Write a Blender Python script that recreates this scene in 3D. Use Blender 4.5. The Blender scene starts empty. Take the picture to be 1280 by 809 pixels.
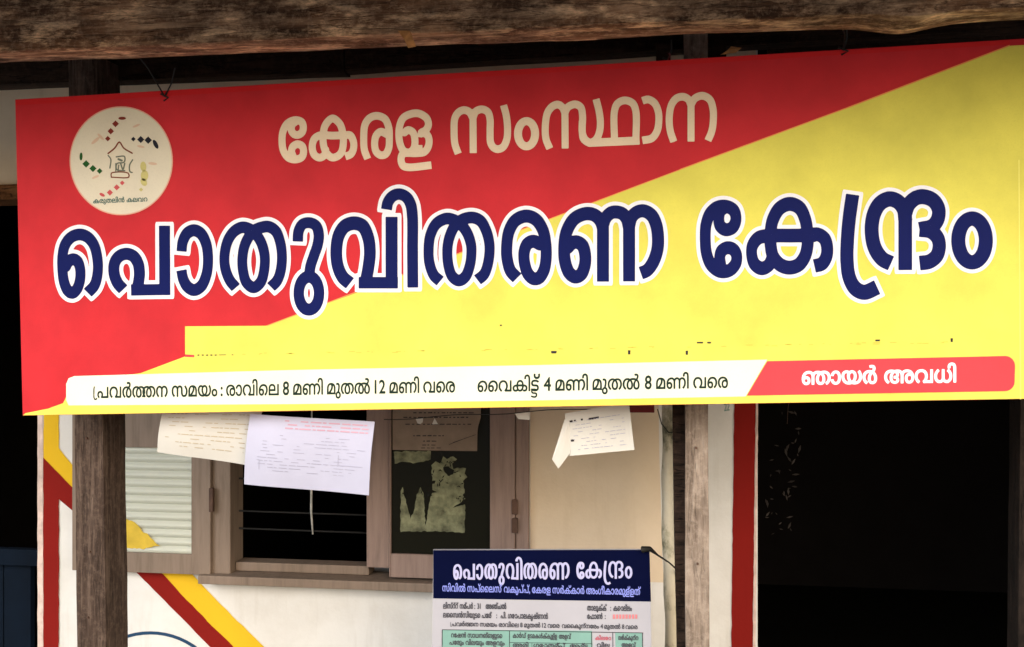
import bpy, bmesh, math, random
import numpy as np
from mathutils import Vector, Matrix, noise
random.seed(7)
R = math.radians
SC = bpy.context.scene
COL = SC.collection

# ------------------------------------------------------------ camera, world, sun, exposure
F = 1300.0; TH = R(8.4); EYE = 2.1; HOR = 415.0
cam = bpy.data.cameras.new('camera'); cam.sensor_width = 36; cam.lens = F/1280*36
cam.shift_y = (HOR-404.5)/1280; cam.clip_end = 500; cam.clip_start = .05
co = bpy.data.objects.new('camera', cam); COL.objects.link(co)
co.location = (0, 0, EYE); co.rotation_euler = (R(90), 0, TH); SC.camera = co
SUN_EL, SUN_AZ = R(26), R(-32)          # azimuth measured from the facade normal, towards the left
w = bpy.data.worlds.new('World'); SC.world = w; w.use_nodes = True
nt = w.node_tree; sky = nt.nodes.new('ShaderNodeTexSky'); sky.sky_type = 'NISHITA'; sky.sun_disc = False
sky.sun_elevation = SUN_EL; sky.sun_rotation = math.pi - SUN_AZ*-1
sky.air_density = 1.0; sky.dust_density = 3.0; sky.ozone_density = .6
nt.links.new(sky.outputs[0], nt.nodes['Background'].inputs[0]); nt.nodes['Background'].inputs[1].default_value = .11
sl = bpy.data.lights.new('sun', 'SUN'); sl.energy = 1.4; sl.angle = R(40); sl.color = (1, .97, .93)
so = bpy.data.objects.new('sun', sl); COL.objects.link(so)
sd = Vector((math.sin(SUN_AZ)*math.cos(SUN_EL), -math.cos(SUN_AZ)*math.cos(SUN_EL), math.sin(SUN_EL)))   # towards the sun
so.rotation_euler = sd.to_track_quat('Z', 'Y').to_euler(); so.location = sd*20
vs = SC.view_settings; vs.view_transform = 'Standard'; vs.look = 'None'; vs.gamma = 1; vs.use_curve_mapping = False
vs.exposure = .85

# ------------------------------------------------------------ helpers
def P(px, py, V):                        # where the line of sight through a photo pixel meets the upright plane y = V
    a = (px-640)/F; dx = a*math.cos(TH)-math.sin(TH); dy = a*math.sin(TH)+math.cos(TH)
    t = V/dy
    return Vector((dx*t, V, EYE+(HOR-py)/F*t))
def X(px, V): return P(px, 400, V).x
def Z(px, py, V): return P(px, py, V).z

def empty(name, loc=(0, 0, 0), rot=(0, 0, 0)):
    o = bpy.data.objects.new(name, None); COL.objects.link(o); o.location = loc; o.rotation_euler = rot
    o.empty_display_size = .1
    return o
def tag(o, label=None, cat=None, group=None, kind=None):
    for k, v in (('label', label), ('category', cat), ('group', group), ('kind', kind)):
        if v: o[k] = v
    return o
def link(name, me, mat, parent=None):
    if mat: me.materials.clear(); me.materials.append(mat)
    o = bpy.data.objects.new(name, me); COL.objects.link(o)
    if parent:
        o.parent = parent
        o.matrix_parent_inverse = Matrix()
        loc, rot = parent_world(parent)
        inv = (Matrix.Translation(loc) @ rot.to_4x4()).inverted()
        me.transform(inv)                 # vertices are given in world space
    return o
def parent_world(p):
    M = Matrix()
    q = p
    while q:
        M = (Matrix.Translation(q.location) @ q.rotation_euler.to_matrix().to_4x4()) @ M
        q = q.parent
    return M.to_translation(), M.to_3x3()
def mesh(name, vs_, fs, mat, parent=None, smooth=False):
    me = bpy.data.meshes.new(name); me.from_pydata([tuple(v) for v in vs_], [], fs); me.update()
    if smooth:
        for p in me.polygons: p.use_smooth = True
    return link(name, me, mat, parent)
def box_bm(bm, x0, x1, y0, y1, z0, z1, bev=0):
    r = bmesh.ops.create_cube(bm, size=1)
    for v in r['verts']:
        v.co = Vector(((x0+x1)/2+v.co.x*(x1-x0), (y0+y1)/2+v.co.y*(y1-y0), (z0+z1)/2+v.co.z*(z1-z0)))
    if bev:
        es = list({e for v in r['verts'] for e in v.link_edges})
        bmesh.ops.bevel(bm, geom=es, offset=bev, segments=2, affect='EDGES', profile=.6)
def box(name, x0, x1, y0, y1, z0, z1, mat, parent=None, bev=0):
    bm = bmesh.new(); box_bm(bm, x0, x1, y0, y1, z0, z1, bev)
    me = bpy.data.meshes.new(name); bm.to_mesh(me); bm.free()
    return link(name, me, mat, parent)
def rough_box(name, A, B, wx, wy, mat, parent=None, n=60, m=5, amp=.004, fr=9, axis='x', seed=0, extra=None):
    """a hewn timber from A to B (centres of its ends), section wx by wy, with an uneven worn surface"""
    A, B = Vector(A), Vector(B); d = (B-A).normalized()
    if axis == 'x': s1, s2 = Vector((0, 1, 0)), Vector((0, 0, 1))
    else: s1, s2 = Vector((1, 0, 0)), Vector((0, 1, 0))
    ring = []
    for k in range(4*m):
        side, f = divmod(k, m); f = f/m*2-1
        p = [(f, -1), (1, f), (-f, 1), (-1, -f)][side]
        x, y = p; c = max(abs(x), abs(y)); r = (abs(x)**26+abs(y)**26)**(1/26)
        ring.append((x/r, y/r))
    V = []; Fc = []
    for i in range(n+1):
        c = A.lerp(B, i/n)
        for (x, y) in ring:
            p = c+s1*(x*wx/2)+s2*(y*wy/2)
            q = Vector((p.x*fr*(.25 if axis == 'x' else 1), p.y*fr, p.z*fr*(1 if axis == 'x' else .25)))+Vector((seed*7.1, 0, 0))
            dd = noise.noise(q)*amp+noise.noise(q*4)*amp*.4
            nrm = (s1*x+s2*y).normalized()
            if extra: dd += extra(p)
            V.append(p+nrm*dd)
    M = len(ring)
    for i in range(n):
        for k in range(M): Fc.append((i*M+k, i*M+(k+1) % M, (i+1)*M+(k+1) % M, (i+1)*M+k))
    Fc.append(tuple(range(M))); Fc.append(tuple(n*M+M-1-k for k in range(M)))
    o = mesh(name, V, Fc, mat, parent)
    bm = bmesh.new(); bm.from_mesh(o.data); bmesh.ops.recalc_face_normals(bm, faces=bm.faces); bm.to_mesh(o.data); bm.free()
    return o
def tube(name, pts, r, mat, parent=None, sides=8, smooth=True):
    pts = [Vector(p) for p in pts]; V = []; Fc = []
    rs = r if isinstance(r, (list, tuple)) else [r]*len(pts)
    for i, p in enumerate(pts):
        t = (pts[min(i+1, len(pts)-1)]-pts[max(i-1, 0)]).normalized()
        a = t.cross(Vector((0, 1, 0)) if abs(t.y) < .9 else Vector((1, 0, 0))).normalized(); b = t.cross(a)
        for k in range(sides):
            an = 2*math.pi*k/sides; V.append(p+(a*math.cos(an)+b*math.sin(an))*rs[i])
    for i in range(len(pts)-1):
        for k in range(sides): Fc.append((i*sides+k, i*sides+(k+1) % sides, (i+1)*sides+(k+1) % sides, (i+1)*sides+k))
    Fc.append(tuple(range(sides))); Fc.append(tuple((len(pts)-1)*sides+k for k in range(sides)))
    return mesh(name, V, Fc, mat, parent, smooth)
def spline(pts, step=1.0):
    """Catmull-Rom through 2-D points"""
    p = [np.array(q, float) for q in pts]
    if len(p) < 3: return [p[0]+(p[1]-p[0])*t for t in np.linspace(0, 1, 8)]
    closed = np.allclose(p[0], p[-1]); out = []
    n = len(p)
    for i in range(n-1):
        p0 = p[i-1] if i else (p[-2] if closed else 2*p[0]-p[1])
        p1, p2 = p[i], p[i+1]
        p3 = p[i+2] if i+2 < n else (p[1] if closed else 2*p[-1]-p[-2])
        k = max(2, int(np.hypot(*(p2-p1))/step))
        # centripetal parametrisation keeps the curve from overshooting
        t0 = 0; t1 = t0+max(1e-6, np.hypot(*(p1-p0)))**.5; t2 = t1+max(1e-6, np.hypot(*(p2-p1)))**.5; t3 = t2+max(1e-6, np.hypot(*(p3-p2)))**.5
        for j in range(k):
            t = t1+(t2-t1)*j/k
            A1 = (t1-t)/(t1-t0)*p0+(t-t0)/(t1-t0)*p1; A2 = (t2-t)/(t2-t1)*p1+(t-t1)/(t2-t1)*p2; A3 = (t3-t)/(t3-t2)*p2+(t-t2)/(t3-t2)*p3
            B1 = (t2-t)/(t2-t0)*A1+(t-t0)/(t2-t0)*A2; B2 = (t3-t)/(t3-t1)*A2+(t-t1)/(t3-t1)*A3
            out.append((t2-t)/(t2-t1)*B1+(t-t1)/(t2-t1)*B2)
    out.append(p[-1]); return out

# ------------------------------------------------------------ materials
def nodes(name):
    m = bpy.data.materials.new(name); m.use_nodes = True; n = m.node_tree
    return m, n, n.nodes['Principled BSDF'], n.links
def coords(n, scale=(1, 1, 1), obj=True):
    tc = n.nodes.new('ShaderNodeTexCoord'); mp = n.nodes.new('ShaderNodeMapping'); mp.inputs['Scale'].default_value = scale
    n.links.new(tc.outputs['Object'], mp.inputs[0]); return mp.outputs[0]
def noise_n(n, vec, scale, detail=6, rough=.6):
    t = n.nodes.new('ShaderNodeTexNoise'); t.inputs['Scale'].default_value = scale; t.inputs['Detail'].default_value = detail
    t.inputs['Roughness'].default_value = rough; n.links.new(vec, t.inputs['Vector']); return t.outputs['Fac']
def ramp(n, fac, stops):
    r = n.nodes.new('ShaderNodeValToRGB'); e = r.color_ramp.elements
    while len(e) < len(stops): e.new(.5)
    for i, (p, c) in enumerate(stops):
        e[i].position = p; e[i].color = (*c, 1) if len(c) == 3 else c
    n.links.new(fac, r.inputs[0]); return r.outputs[0]
def mix(n, fac, a, b, mode='MIX'):
    x = n.nodes.new('ShaderNodeMix'); x.data_type = 'RGBA'; x.blend_type = mode
    for s, v in ((x.inputs[0], fac), (x.inputs[6], a), (x.inputs[7], b)):
        if hasattr(v, 'is_linked') or hasattr(v, 'links'): n.links.new(v, s)
        elif isinstance(v, (int, float)): s.default_value = v
        else: s.default_value = (*v, 1)
    return x.outputs[2]
def bump(n, h, bsdf, st=.3, dist=.004):
    b = n.nodes.new('ShaderNodeBump'); b.inputs['Strength'].default_value = st; b.inputs['Distance'].default_value = dist
    n.links.new(h, b.inputs['Height']); n.links.new(b.outputs[0], bsdf.inputs['Normal'])
def plain(name, c, rough=.6, var=.12, sc=6, spec=.3, bst=.1, stretch=(1, 1, 1)):
    m, n, b, L = nodes(name); v = coords(n, stretch); f = noise_n(n, v, sc)
    dark = tuple(x*(1-var) for x in c); lite = tuple(min(1, x*(1+var)) for x in c)
    L.new(ramp(n, f, [(.3, dark), (.7, lite)]), b.inputs['Base Color']); b.inputs['Roughness'].default_value = rough
    b.inputs['Specular IOR Level'].default_value = spec
    if bst: bump(n, noise_n(n, v, sc*6), b, bst, .002)
    return m
def wood(name, darkc, midc, litec, axis='x', sc=1.0, patch=(.45, .7), bst=.6, rough=.85, pale=None, crack=1.0):
    m, n, b, L = nodes(name)
    st = (1.2*sc, 14*sc, 14*sc) if axis == 'x' else (14*sc, 14*sc, 1.2*sc)
    g = noise_n(n, coords(n, st), 3.2, 9, .68)
    st2 = (1.0, 2.2, 3.0) if axis == 'x' else (3, 2.2, 1.0)
    p = noise_n(n, coords(n, st2), 2.4, 5, .65)
    base = ramp(n, g, [(.30, darkc), (.50, midc), (.72, litec)])
    dirt = ramp(n, p, [(patch[0]-.12, (0.22, .2, .19)), (patch[0], (.65, .62, .6)), (patch[1], (1, 1, 1))])
    col = mix(n, 1.0, base, dirt, 'MULTIPLY')
    if pale:
        q = noise_n(n, coords(n, (2.0, 6, 6) if axis == 'x' else (6, 6, 2)), 3.0, 8, .75)
        col = mix(n, ramp(n, q, [(.50, (0, 0, 0)), (.62, (.85, .85, .85))]), col, pale)
        big = noise_n(n, coords(n, (1, 2, 2)), 1.9, 6, .7)
        col = mix(n, 1.0, col, ramp(n, big, [(.38, (.30, .27, .25)), (.50, (.8, .78, .75)), (.60, (1.5, 1.4, 1.25))]), 'MULTIPLY')
    L.new(col, b.inputs['Base Color'])
    b.inputs['Roughness'].default_value = rough; b.inputs['Specular IOR Level'].default_value = .2
    mot = noise_n(n, coords(n, (22, 22, 22)), 2.2, 8, .75)
    if bst > .5: col = mix(n, ramp(n, mot, [(.48, (0, 0, 0)), (.72, (.38, .38, .38))]), col, tuple(min(.8, x*1.5) for x in litec)); L.new(col, b.inputs['Base Color'])
    s = noise_n(n, coords(n, tuple(x*2 for x in st)), 4, 8, .7)
    if bst > .5:                                  # drying cracks along the grain
        ck = noise_n(n, coords(n, (.8, 9, 9) if axis == 'x' else (9, 9, .8)), 3.1, 4, .55)
        cm = ramp(n, ck, [(.488, (0, 0, 0)), (.5, (crack,)*3), (.512, (0, 0, 0))])
        src = b.inputs['Base Color'].links[0].from_socket
        L.new(mix(n, cm, src, tuple(x*.4 for x in darkc)), b.inputs['Base Color'])
        sub = n.nodes.new('ShaderNodeMath'); sub.operation = 'SUBTRACT'; L.new(s, sub.inputs[0]); L.new(cm, sub.inputs[1]); s = sub.outputs[0]
    bump(n, s, b, bst, .006); return m
def plaster(name, c, grime=(.55, .5, .42), amt=.35, sc=1.0):
    m, n, b, L = nodes(name); v = coords(n)
    a = noise_n(n, v, 2.2*sc, 8, .65); s = noise_n(n, coords(n, (7, 7, .8)), 2.2, 6, .6); f = noise_n(n, v, 60, 4, .6)
    fac = ramp(n, a, [(.45, (0, 0, 0)), (.8, (amt, amt, amt))]); col = mix(n, fac, c, tuple(x*y for x, y in zip(c, grime)))
    col = mix(n, ramp(n, s, [(.55, (0, 0, 0)), (.8, (amt*.7,)*3)]), col, tuple(x*y for x, y in zip(c, grime)))
    L.new(col, b.inputs['Base Color']); b.inputs['Roughness'].default_value = .85; b.inputs['Specular IOR Level'].default_value = .2
    bump(n, f, b, .35, .003); return m
def print_mat(name, c, rough=.6, var=.05):
    """flex print: flat ink, slight mottling, faint creases"""
    m, n, b, L = nodes(name); v = coords(n)
    f = noise_n(n, v, 5, 5, .6); g = noise_n(n, v, 240, 2, .5)
    k = tuple(x*(1-var*2) for x in c)
    col = mix(n, ramp(n, f, [(.35, (0, 0, 0)), (.75, (1, 1, 1))]), c, k)
    col = mix(n, ramp(n, g, [(.5, (0, 0, 0)), (.9, (.35, .35, .35))]), col, tuple(x*.75 for x in c))
    L.new(col, b.inputs['Base Color']); b.inputs['Roughness'].default_value = rough; b.inputs['Specular IOR Level'].default_value = .12
    bump(n, noise_n(n, coords(n, (1.6, 1, .8)), 2.4, 3, .45), b, .6, .05); return m

M = dict(
 beam=wood('weathered beam wood', (.04, .02, .012), (.20, .11, .066), (.52, .35, .23), 'x', sc=.8, patch=(.42, .60), pale=(.80, .56, .37), bst=.8, crack=.5),
 plate=wood('dark plank wood', (.012, .007, .004), (.035, .02, .013), (.07, .042, .028), 'x'),  # near-black wood, used for the planks behind the beam
 post=wood('weathered post wood', (.03, .018, .013), (.075, .050, .038), (.16, .115, .09), 'z', sc=1.6, bst=.75, crack=.45, patch=(.38, .55)),
 post_b=wood('grey post wood', (.12, .09, .07), (.28, .22, .175), (.42, .35, .29), 'z', sc=1.6, bst=.7, crack=.35, patch=(.38, .55)),
 frame=wood('faded brown window paint', (.17, .13, .10), (.225, .172, .135), (.26, .20, .16), 'z', bst=.15, patch=(.22, .34), rough=.6),
 frame_pink=wood('faded pinkish window paint', (.20, .145, .125), (.27, .195, .168), (.31, .23, .20), 'z', bst=.15, patch=(.22, .34), rough=.6),
 darkwood=wood('dark door wood', (.010, .008, .006), (.022, .015, .012), (.035, .024, .018), 'z'),
 orange=wood('varnished lintel wood', (.10, .04, .015), (.25, .11, .04), (.35, .17, .07), 'x'),
 roofw=wood('old rafter wood', (.02, .012, .008), (.06, .035, .022), (.12, .075, .05), 'z'),
 wall=plaster('white limewash', (.74, .74, .725), amt=.5),
 cream=plaster('wall plaster in painted shade', (.72, .60, .45), (.72, .66, .56), .5),  # wall plaster with the roof's shade mixed into its colour
 redp=plaster('red wall paint', (.22, .008, .005), (.6, .5, .5), .35),
 yelp=plaster('yellow wall paint', (.74, .47, .02), (.8, .75, .6), .3),
 bluep=plain('blue wall paint', (.01, .05, .12), .6),
 edge=plain('chipped pale edge', (.66, .52, .47), .8, .25, 20),
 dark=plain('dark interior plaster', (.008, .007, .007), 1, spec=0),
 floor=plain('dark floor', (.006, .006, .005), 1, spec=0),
 navy=plain('dark blue enamel', (.002, .006, .014), .8, .3, 5, spec=.1),
 tile=plain('clay tile', (.22, .08, .045), .9, .4, 8),
 earth=plain('sandy yard earth', (.38, .355, .32), .95, .2, 1.5),
 red=print_mat('red flex print', (.60, .028, .038), var=.12),
 yellow=print_mat('yellow flex print', (.80, .735, .125), var=.11),
 patch=print_mat('pale yellow print', (.82, .75, .16)),
 cream_ink=print_mat('cream ink', (.86, .70, .52)),
 navy_ink=print_mat('navy ink', (.002, .007, .095)),
 white_ink=print_mat('white ink', (.90, .90, .98)),
 strip=print_mat('cream strip print', (.86, .86, .70)),
 pill=print_mat('coral print', (.66, .062, .078)),
 text=print_mat('black green ink', (.012, .03, .02)),
 peach=print_mat('peach edge ink', (.85, .33, .10)),
 logo=print_mat('emblem ground', (.76, .70, .56)),
 metal=plain('rusty steel', (.09, .05, .035), .7, .4, 20),
 wire=plain('black wire', (.008, .008, .008), .5),
 steel=plain('thin grey bar', (.02, .022, .025), .5),
 white_bar=plain('white painted bar', (.5, .5, .47), .6, .4, 30),
 paper_w=plain('white paper', (.60, .59, .55), .8, .03, 10),
 paper_l=plain('lilac white paper', (.47, .48, .62), .8, .04, 10),
 paper_t=plain('tan poster paper', (.23, .175, .135), .8, .18, 12),
 mottled_olive=plain('mottled olive', (.17, .18, .11), .9, .6, 30),
 ink_l=plain('faded grey ink', (.36, .36, .47), .8),
 ink_y=plain('faded ochre ink', (.46, .38, .26), .8),
 ink_p=plain('pink ink', (.55, .33, .42), .8),
 ink_d=plain('dark ink', (.03, .025, .03), .8),
 board=plain('white board print', (.40, .40, .45), .5, .04, 8),
 board_navy=plain('navy board print', (.0015, .003, .024), .7, .1, 5, spec=.03),
 teal=plain('pale teal print', (.19, .36, .32), .5, .06, 12),
 lime=plain('pale lime print', (.33, .38, .17), .5, .06, 12),
 lav=plain('lavender lettering', (.42, .42, .66), .5, .05, 12),
 chip=plain('fresh split wood', (.50, .24, .09), .8, .4, 40),
)
def pole_mat():
    m, n, b, L = nodes('mossy pale paint'); v = coords(n, (1, 1, .6))
    a = noise_n(n, v, 9, 8, .7)
    col = ramp(n, a, [(.36, (.09, .09, .05)), (.42, (.30, .28, .19)), (.50, (.55, .50, .38)), (.75, (.66, .62, .50))])
    L.new(col, b.inputs['Base Color']); b.inputs['Roughness'].default_value = .8; bump(n, a, b, .5, .004); return m
M['pole'] = pole_mat()
def ribbed():
    m, n, b, L = nodes('frosted ribbed glass')
    b.inputs['Base Color'].default_value = (.74, .77, .68, 1); b.inputs['Roughness'].default_value = .35
    b.inputs['Transmission Weight'].default_value = .3; b.inputs['IOR'].default_value = 1.3
    return m
M['ribbed'] = ribbed()
def glass_dark():
    m, n, b, L = nodes('dark window glass'); b.inputs['Base Color'].default_value = (.008, .008, .004, 1); b.inputs['Roughness'].default_value = .12
    b.inputs['Specular IOR Level'].default_value = .12; return m
M['glass'] = glass_dark()

# ------------------------------------------------------------ flat artwork: strokes -> outline polygons
def sdf(strokes, box_, step):
    """strokes: list of (points, rx, ry, butt0, butt1); the pen is rx wide for upright strokes and ry for level ones"""
    x0, y0, x1, y1 = box_; W = int((x1-x0)/step)+1; H = int((y1-y0)/step)+1
    D = np.full((H, W), 50.0); gx = x0+np.arange(W)*step; gy = y0+np.arange(H)*step
    for pts, rx, ry, b0, b1 in strokes:
        s = spline(pts, 1.6); n = len(s)-1
        for i in range(n):
            a, b = s[i], s[i+1]; d = b-a; L = np.hypot(*d)
            if L < 1e-6: continue
            u = d/L; r = rx+(ry-rx)*abs(u[0])**1.5; m = r+12
            i0 = max(0, int((min(a[0], b[0])-m-x0)/step)); i1 = min(W, int((max(a[0], b[0])+m-x0)/step)+2)
            j0 = max(0, int((min(a[1], b[1])-m-y0)/step)); j1 = min(H, int((max(a[1], b[1])+m-y0)/step)+2)
            if i1 <= i0 or j1 <= j0: continue
            XX, YY = np.meshgrid(gx[i0:i1]-a[0], gy[j0:j1]-a[1])
            al = XX*u[0]+YY*u[1]; pe = np.abs(XX*u[1]-YY*u[0]); t = np.clip(al, 0, L)
            dist = np.hypot(al-t, pe)-r
            if i < 3+ry/1.6 and b0:                     # cut flat at the start of the stroke
                s0 = s[0]; u0 = s[min(2, n)]-s0; u0 = u0/np.hypot(*u0)
                cut = -((XX+a[0]-s0[0])*u0[0]+(YY+a[1]-s0[1])*u0[1]); 
                dist = np.maximum(dist, cut)
            if i > n-4-ry/1.6 and b1:
                s0 = s[-1]; u0 = s0-s[max(0, n-2)]; u0 = u0/np.hypot(*u0)
                cut = ((XX+a[0]-s0[0])*u0[0]+(YY+a[1]-s0[1])*u0[1])
                dist = np.maximum(dist, cut)
            D[j0:j1, i0:i1] = np.minimum(D[j0:j1, i0:i1], dist)
    return D, gx, gy
def region(D, gx, gy, level=0):
    """fill the inside (D < level) of a distance field: cut cells on the rim, long strips inside"""
    D = D-level; D[np.abs(D) < 1e-6] = 1e-6
    ins = D < 0; V = []; Fc = []; idx = {}
    def vid(key, x, y):
        if key not in idx: idx[key] = len(V); V.append((x, y))
        return idx[key]
    c = ins[:-1, :-1].astype(int)+ins[:-1, 1:]*2+ins[1:, 1:]*4+ins[1:, :-1]*8
    g0 = [float(q) for q in gx]; g1 = [float(q) for q in gy]
    js, is_ = np.nonzero((c > 0) & (c < 15))
    for j, i in zip(js.tolist(), is_.tolist()):
        cs = [(j, i), (j, i+1), (j+1, i+1), (j+1, i)]; f = []
        for k in range(4):
            a, b = cs[k], cs[(k+1) % 4]; da, db = D[a], D[b]
            if da < 0: f.append(vid(a, g0[a[1]], g1[a[0]]))
            if (da < 0) != (db < 0):
                t = da/(da-db); key = (a, b) if a < b else (b, a)
                f.append(vid(key, g0[a[1]]+t*(g0[b[1]]-g0[a[1]]), g1[a[0]]+t*(g1[b[0]]-g1[a[0]])))
        if len(f) > 2: Fc.append(tuple(f))
    for j in range(c.shape[0]):
        row = (c[j] == 15).astype(int); d = np.diff(np.concatenate([[0], row, [0]]))
        for a, b in zip(np.nonzero(d == 1)[0].tolist(), np.nonzero(d == -1)[0].tolist()):
            Fc.append(tuple(vid(q, g0[q[1]], g1[q[0]]) for q in ((j, a), (j, b), (j+1, b), (j+1, a))))
    return V, Fc
def fill(loops):
    cu = bpy.data.curves.new('outline', 'CURVE'); cu.dimensions = '2D'; cu.fill_mode = 'BOTH'
    for lp in loops:
        sp = cu.splines.new('POLY'); sp.points.add(len(lp)-1)
        for q, (x, y) in zip(sp.points, lp): q.co = (x, y, 0, 1)
        sp.use_cyclic_u = True
    o = bpy.data.objects.new('outline', cu); me = bpy.data.meshes.new_from_object(o)
    v = [(p.co.x, p.co.y) for p in me.vertices]; f = [tuple(p.vertices) for p in me.polygons]
    bpy.data.objects.remove(o); bpy.data.curves.remove(cu); bpy.data.meshes.remove(me)
    return v, f
def art(name, vf, V, lift, mat, parent, zz=None):
    """lay flat artwork traced in photo pixels onto the upright plane y = V, `lift` metres proud of it"""
    v, f = vf; pts = []
    for k, (x, y) in enumerate(v):
        q = P(x, y, V); q.y = V-lift-(zz[k] if zz else 0); pts.append(q)
    o = mesh(name, pts, f, mat, parent)
    me = o.data
    bm = bmesh.new(); bm.from_mesh(me)
    for fc in bm.faces:
        fc.normal_update()
        if fc.normal.y > 0: fc.normal_flip()
    bm.to_mesh(me); bm.free()
    if name in ('printed_lines', 'pink_heading', 'faint_specks', 'dark_specks', 'emblem_dots', 'emblem_blush', 'table_grid', 'dark_fleck', 'white_letters', 'dark_lettering', 'red_lettering') or 'lettering' in name: o['kind'] = 'stuff'
    return o
def poly(pts): return [tuple(p) for p in pts], [tuple(range(len(pts)))]
def merge(vfs):
    V, Fc = [], []
    for v, f in vfs:
        k = len(V); V += list(v); Fc += [tuple(i+k for i in q) for q in f]
    return V, Fc
def line(x0, y0, x1, y1, wd):
    dx, dy = x1-x0, y1-y0; L = math.hypot(dx, dy); nx, ny = -dy/L*wd/2, dx/L*wd/2
    return [(x0+nx, y0+ny), (x1+nx, y1+ny), (x1-nx, y1-ny), (x0-nx, y0-ny)], [(0, 1, 2, 3)]
def disc(cx, cy, rx, ry=None, n=48, rot=0):
    ry = ry or rx; c, s = math.cos(rot), math.sin(rot)
    return poly([(cx+rx*math.cos(t)*c-ry*math.sin(t)*s, cy+rx*math.cos(t)*s+ry*math.sin(t)*c) for t in (2*math.pi*k/n for k in range(n))])

_gl = {}
def glyphs(s, bold, st=1/56):
    """outline of a run of letters, overlapping contours merged, thickened by `bold` em"""
    if (s, bold) in _gl: return _gl[(s, bold)]
    c = bpy.data.curves.new('t', 'FONT'); c.body = s; c.size = 1; c.fill_mode = 'NONE'; c.resolution_u = 3
    o = bpy.data.objects.new('t', c); me = bpy.data.meshes.new_from_object(o)
    v = [(p.co.x, p.co.y) for p in me.vertices]
    nb = {}
    for e in me.edges: a, b = e.vertices; nb.setdefault(a, []).append(b); nb.setdefault(b, []).append(a)
    bpy.data.objects.remove(o); bpy.data.curves.remove(c); bpy.data.meshes.remove(me)
    seg = []; k = 0; n = len(v)
    seen = set()
    for a in range(n):
        if a in seen or a not in nb: continue
        lp = [a]; seen.add(a); q = a+1 if (a+1) in nb[a] else nb[a][0]
        while q not in seen:
            seen.add(q); lp.append(q); z = [w_ for w_ in nb[q] if w_ not in seen]
            if not z: break
            q = z[0]
        for i in range(len(lp)): seg.append((v[lp[i]], v[lp[(i+1) % len(lp)]]))
    if not seg: _gl[(s, bold)] = ([], []); return [], []
    x0 = min(a[0] for a, b in seg)-.08; x1 = max(a[0] for a, b in seg)+.08; y0 = min(a[1] for a, b in seg)-.08; y1 = max(a[1] for a, b in seg)+.08
    W = int((x1-x0)/st)+2; H = int((y1-y0)/st)+2
    gx = x0+np.arange(W)*st; gy = y0+np.arange(H)*st+1e-7
    wn = np.zeros((H, W+1)); D = np.full((H, W), .2)
    for a, b in seg:
        if a[1] != b[1]:
            lo, hi, sg_ = (a, b, 1) if a[1] < b[1] else (b, a, -1)
            j0 = int(np.searchsorted(gy, lo[1])); j1 = int(np.searchsorted(gy, hi[1]))
            if j1 > j0:
                xs = lo[0]+(gy[j0:j1]-lo[1])/(hi[1]-lo[1])*(hi[0]-lo[0]); ii = np.clip(np.ceil((xs-x0)/st).astype(int), 0, W)
                np.add.at(wn, (np.arange(j0, j1), ii), sg_)
        m = .06; dx, dy = b[0]-a[0], b[1]-a[1]; L2 = dx*dx+dy*dy+1e-12
        i0 = max(0, int((min(a[0], b[0])-m-x0)/st)); i1 = min(W, int((max(a[0], b[0])+m-x0)/st)+2)
        j0 = max(0, int((min(a[1], b[1])-m-y0)/st)); j1 = min(H, int((max(a[1], b[1])+m-y0)/st)+2)
        XX = gx[None, i0:i1]-a[0]; YY = gy[j0:j1, None]-a[1]; t = np.clip((XX*dx+YY*dy)/L2, 0, 1)
        D[j0:j1, i0:i1] = np.minimum(D[j0:j1, i0:i1], np.sqrt((XX-t*dx)**2+(YY-t*dy)**2))
    inside = np.cumsum(wn, 1)[:, :W] != 0
    D = np.where(inside, -D, D)
    _gl[(s, bold)] = region(D, gx, gy, bold)
    return _gl[(s, bold)]
def text(items, x0, y0, x1, y1, em, bold=.012, nmax=None):
    """set a line of Malayalam from its visual pieces between two points of the baseline"""
    V, Fc, Zs = [], [], []; cur = 0; lift = 0
    if isinstance(items, str): items = [items]
    for it in items:
        if isinstance(it, (int, float)): cur += it; continue
        dy = 0; sc = 1; adv = True
        if isinstance(it, tuple): it, dy, sc, adv = it
        if it == '(ra':
            v, f = region(*sdf([([(5.2, 0), (1.2, 12), (0, 32), (0, 50), (2, 68), (8, 76), (17, 76), (28, 70)], 4.6, 4.6, 1, 1)], (-12, -12, 45, 95), 1.6), 0)
            v = [(a*.0088, .60-b*.0088) for a, b in v]
        else: v, f = glyphs(it, bold)
        if not v: continue
        mn = min(a for a, b in v); mx = max(a for a, b in v); k = len(V); lift += .00006
        V += [((a-mn)*sc+cur, b*sc+dy) for a, b in v]; Fc += [tuple(i+k for i in q) for q in f]; Zs += [lift % .0004]*len(v)
        if adv: cur += (mx-mn)*sc+.045
    W = max(a for a, b in V)
    S = [(x0+(x1-x0)*a/W, y0+(y1-y0)*a/W-b*em) for a, b in V]
    return (S, Fc), Zs

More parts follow.
